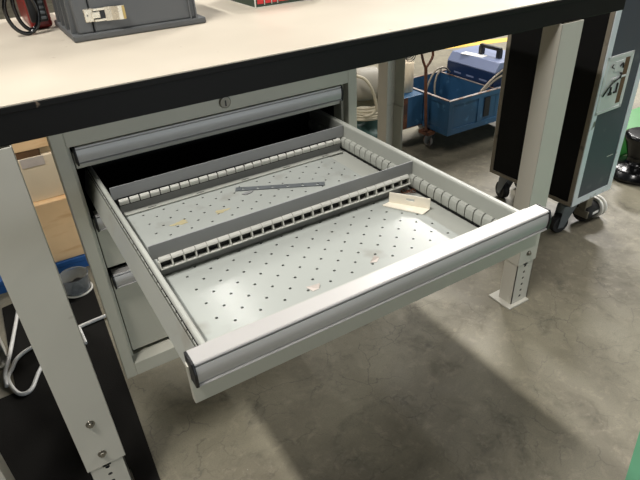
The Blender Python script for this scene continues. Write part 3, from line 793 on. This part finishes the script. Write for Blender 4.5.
# ------------------------------------------------------------------ left: pallet with boxes, seen between leg and cabinet
r = thing('plastic_pallet', 'blue plastic pallet on the floor behind the left leg', 'pallet', (-1.42, 1.32, 0))
b = MB(); b.box((-1.90, 1.020, .028), (-.90, 1.60, .0470), .003)
b.build('deck', 'pallet_blue', r)
b = MB()
for x in (-1.90, -1.45, -1.0): b.box((x, 1.020, 0), (x+.1, 1.60, .0279), .003)
b.box((-1.90, 1.021, .0), (-.90, 1.032, .0279))
b.build('runner', 'pallet_blue', r)
b = MB(); b.box((-1.30, 1.030, .0473), (-.95, 1.50, .2770), .003); tag(b.build('plywood_crate', 'wood'), 'pale plywood crate at the bottom of the stack on the blue pallet', 'crate')
r = thing('cardboard_box', 'brown cardboard box in the middle of the stack behind the left leg', 'box', (-1.12, 1.28, .2772))
b = MB(); b.box((-1.28, 1.058, .2773), (-.96, 1.48, .4310), .003); b.build('carton_body', 'card', r)
b = MB(); b.box((-1.16, 1.0565, .4000), (-1.09, 1.0580, .4311)); b.build('tape', 'scrap', r)
b = MB(); b.box((-1.26, 1.062, .4312), (-1.095, 1.46, .4540), .002); tag(b.build('brown_plank', 'wood_dark'), 'dark brown plank between the cardboard box and the pale board', 'plank')
b = MB(); b.box((-1.094, 1.075, .4312), (-.98, 1.46, .4538), .002); tag(b.build('tan_plank', 'card'), 'tan batten right of the dark brown plank', 'plank')
b = MB(); b.box((-1.27, 1.060, .4542), (-.97, 1.46, .5600), .003); tag(b.build('pale_board', 'wood'), 'pale wooden block topmost in the stack behind the left leg', 'board')

# clear container and white cable
r = thing('clear_tub', 'clear plastic tub on the floor between the left leg and the cabinet', 'tub', (-1.127, .885, .0030))
b = MB(); b.lathe([(.040, .001), (.044, .008), (.047, .062), (.049, .065), (.045, .063), (.041, .010), (.036, .006)], (-1.127, .885, .0030), 'z', 32, cap=True); b.build('tub_wall', 'clear', r)
b = MB(); b.tube([(-1.127+.046*math.cos(2*PI*i/24), .885+.046*math.sin(2*PI*i/24), .0066) for i in range(24)], .0033, 8, closed=True); b.build('base_ring', 'white_plastic', r)
b = MB(); b.tube([(-1.150, .88, .018), (-1.125, .86, .026), (-1.103, .880, .018), (-1.118, .905, .028), (-1.140, .900, .018), (-1.125, .882, .034)], .010, 8); co = b.build('contents', 'rubber', r)
b = MB()
z = .0090
b.tube([(-1.03, .690, z), (-1.083, .682, z), (-1.164, .674, z), (-1.240, .665, z), (-1.3056, .6587, z), (-1.345, .635, z), (-1.362, .600, z), (-1.378, .557, z), (-1.360, .485, z), (-1.329, .479, z), (-1.2966, .5457, z), (-1.24, .62, z+.006), (-1.17, .60, z)], .0056, 10)
b.tube([(-1.300, .98, z), (-1.312, .90, z), (-1.3228, .8467, z), (-1.345, .74, z+.002), (-1.3617, .647, z+.0108), (-1.381, .575, z+.0090), (-1.384, .53, z)], .0056, 10)
tag(b.build('white_cable', 'cable_white'), 'white cable looping over the dark floor around the left leg', 'cable')
b = MB(); b.tube([(-1.1645, .668, z), (-1.163, .62, z), (-1.162, .585, z)], .0045, 10)
tag(b.build('cable_end', 'cable_white'), 'short white cable stub beside the left leg', 'cable')
b = MB(); b.prism([(-2.3, .090), (-1.166, .090), (-1.166, -.35), (-1.131, -.35), (-1.078, .95), (-1.166, .95), (-1.166, .60), (-1.262, .60), (-1.262, .95), (-1.362, .93), (-1.366, .50), (-2.3, .48)], .0002, .0030, 'z')  # dark sheet added in place of shade, cut to the dark floor's outline
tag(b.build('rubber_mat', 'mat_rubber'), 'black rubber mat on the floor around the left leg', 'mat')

# ------------------------------------------------------------------ light: rows of hall tubes, added fills, weak hall ambience
def tube_lamp(x, y, h, power, w=.14, ln=1.5, col=(1, .965, .92)):
    l = bpy.data.lights.new('tube_lamp', 'AREA'); l.shape = 'RECTANGLE'; l.size = w; l.size_y = ln; l.energy = power; l.color = col
    o = bpy.data.objects.new('tube_lamp', l); COL.objects.link(o); o.location = (x, y, h); return o
for x, y, p in ((.87, -.95, 20), (-2.18, -.5, 225), (3.9, -.95, 160), (2.0, 2.2, 215)):  # last one is a fill outside the rows, added to brighten the right floor
    tube_lamp(x, y, 4.0, p)
for x, p in ((.35, 45), (-2.5, 90), (3.15, 120), (6.0, 700)):
    tube_lamp(x, 3.85, 4.0, p)
# added low bluish fill behind the viewer, brightens the front faces
l = bpy.data.lights.new('window_daylight', 'AREA'); l.shape = 'RECTANGLE'; l.size = 7; l.size_y = 1.2; l.energy = 200; l.color = (.86, .94, 1)
o = bpy.data.objects.new('window_daylight', l); COL.objects.link(o); o.location = (1.5, -7.5, 1.0); o.rotation_euler = (PI/2, 0, 0)
w = bpy.data.worlds.new('hall'); SC.world = w; w.use_nodes = True
bg = w.node_tree.nodes['Background']; bg.inputs['Color'].default_value = (.9, .95, 1, 1); bg.inputs['Strength'].default_value = .025

# ------------------------------------------------------------------ camera
cam = bpy.data.cameras.new('camera'); co = bpy.data.objects.new('camera', cam); COL.objects.link(co); SC.camera = co
yaw, pitch, roll, fpx = -.5258, -.5676, -.0511, 547.72
fwd = Vector((-math.sin(yaw)*math.cos(pitch), math.cos(yaw)*math.cos(pitch), math.sin(pitch)))
right = Vector((math.cos(yaw), math.sin(yaw), 0)); up = right.cross(fwd)
r2 = right*math.cos(roll)+up*math.sin(roll); u2 = -right*math.sin(roll)+up*math.cos(roll)
mw = Matrix((r2, u2, -fwd)).transposed().to_4x4(); mw.translation = Vector((-1.1636, -.8419, 1.1192))
co.matrix_world = mw
cam.sensor_width = 36; cam.lens = fpx*36/640; cam.clip_start = .02

vs = SC.view_settings
SC.display_settings.display_device = 'sRGB'
vs.view_transform = 'Standard'; vs.look = 'None'; vs.gamma = 1; vs.exposure = -.55; vs.use_curve_mapping = False
for o in list(SC.objects):
    for k in ('_w', '_local'):
        if k in o: del o[k]
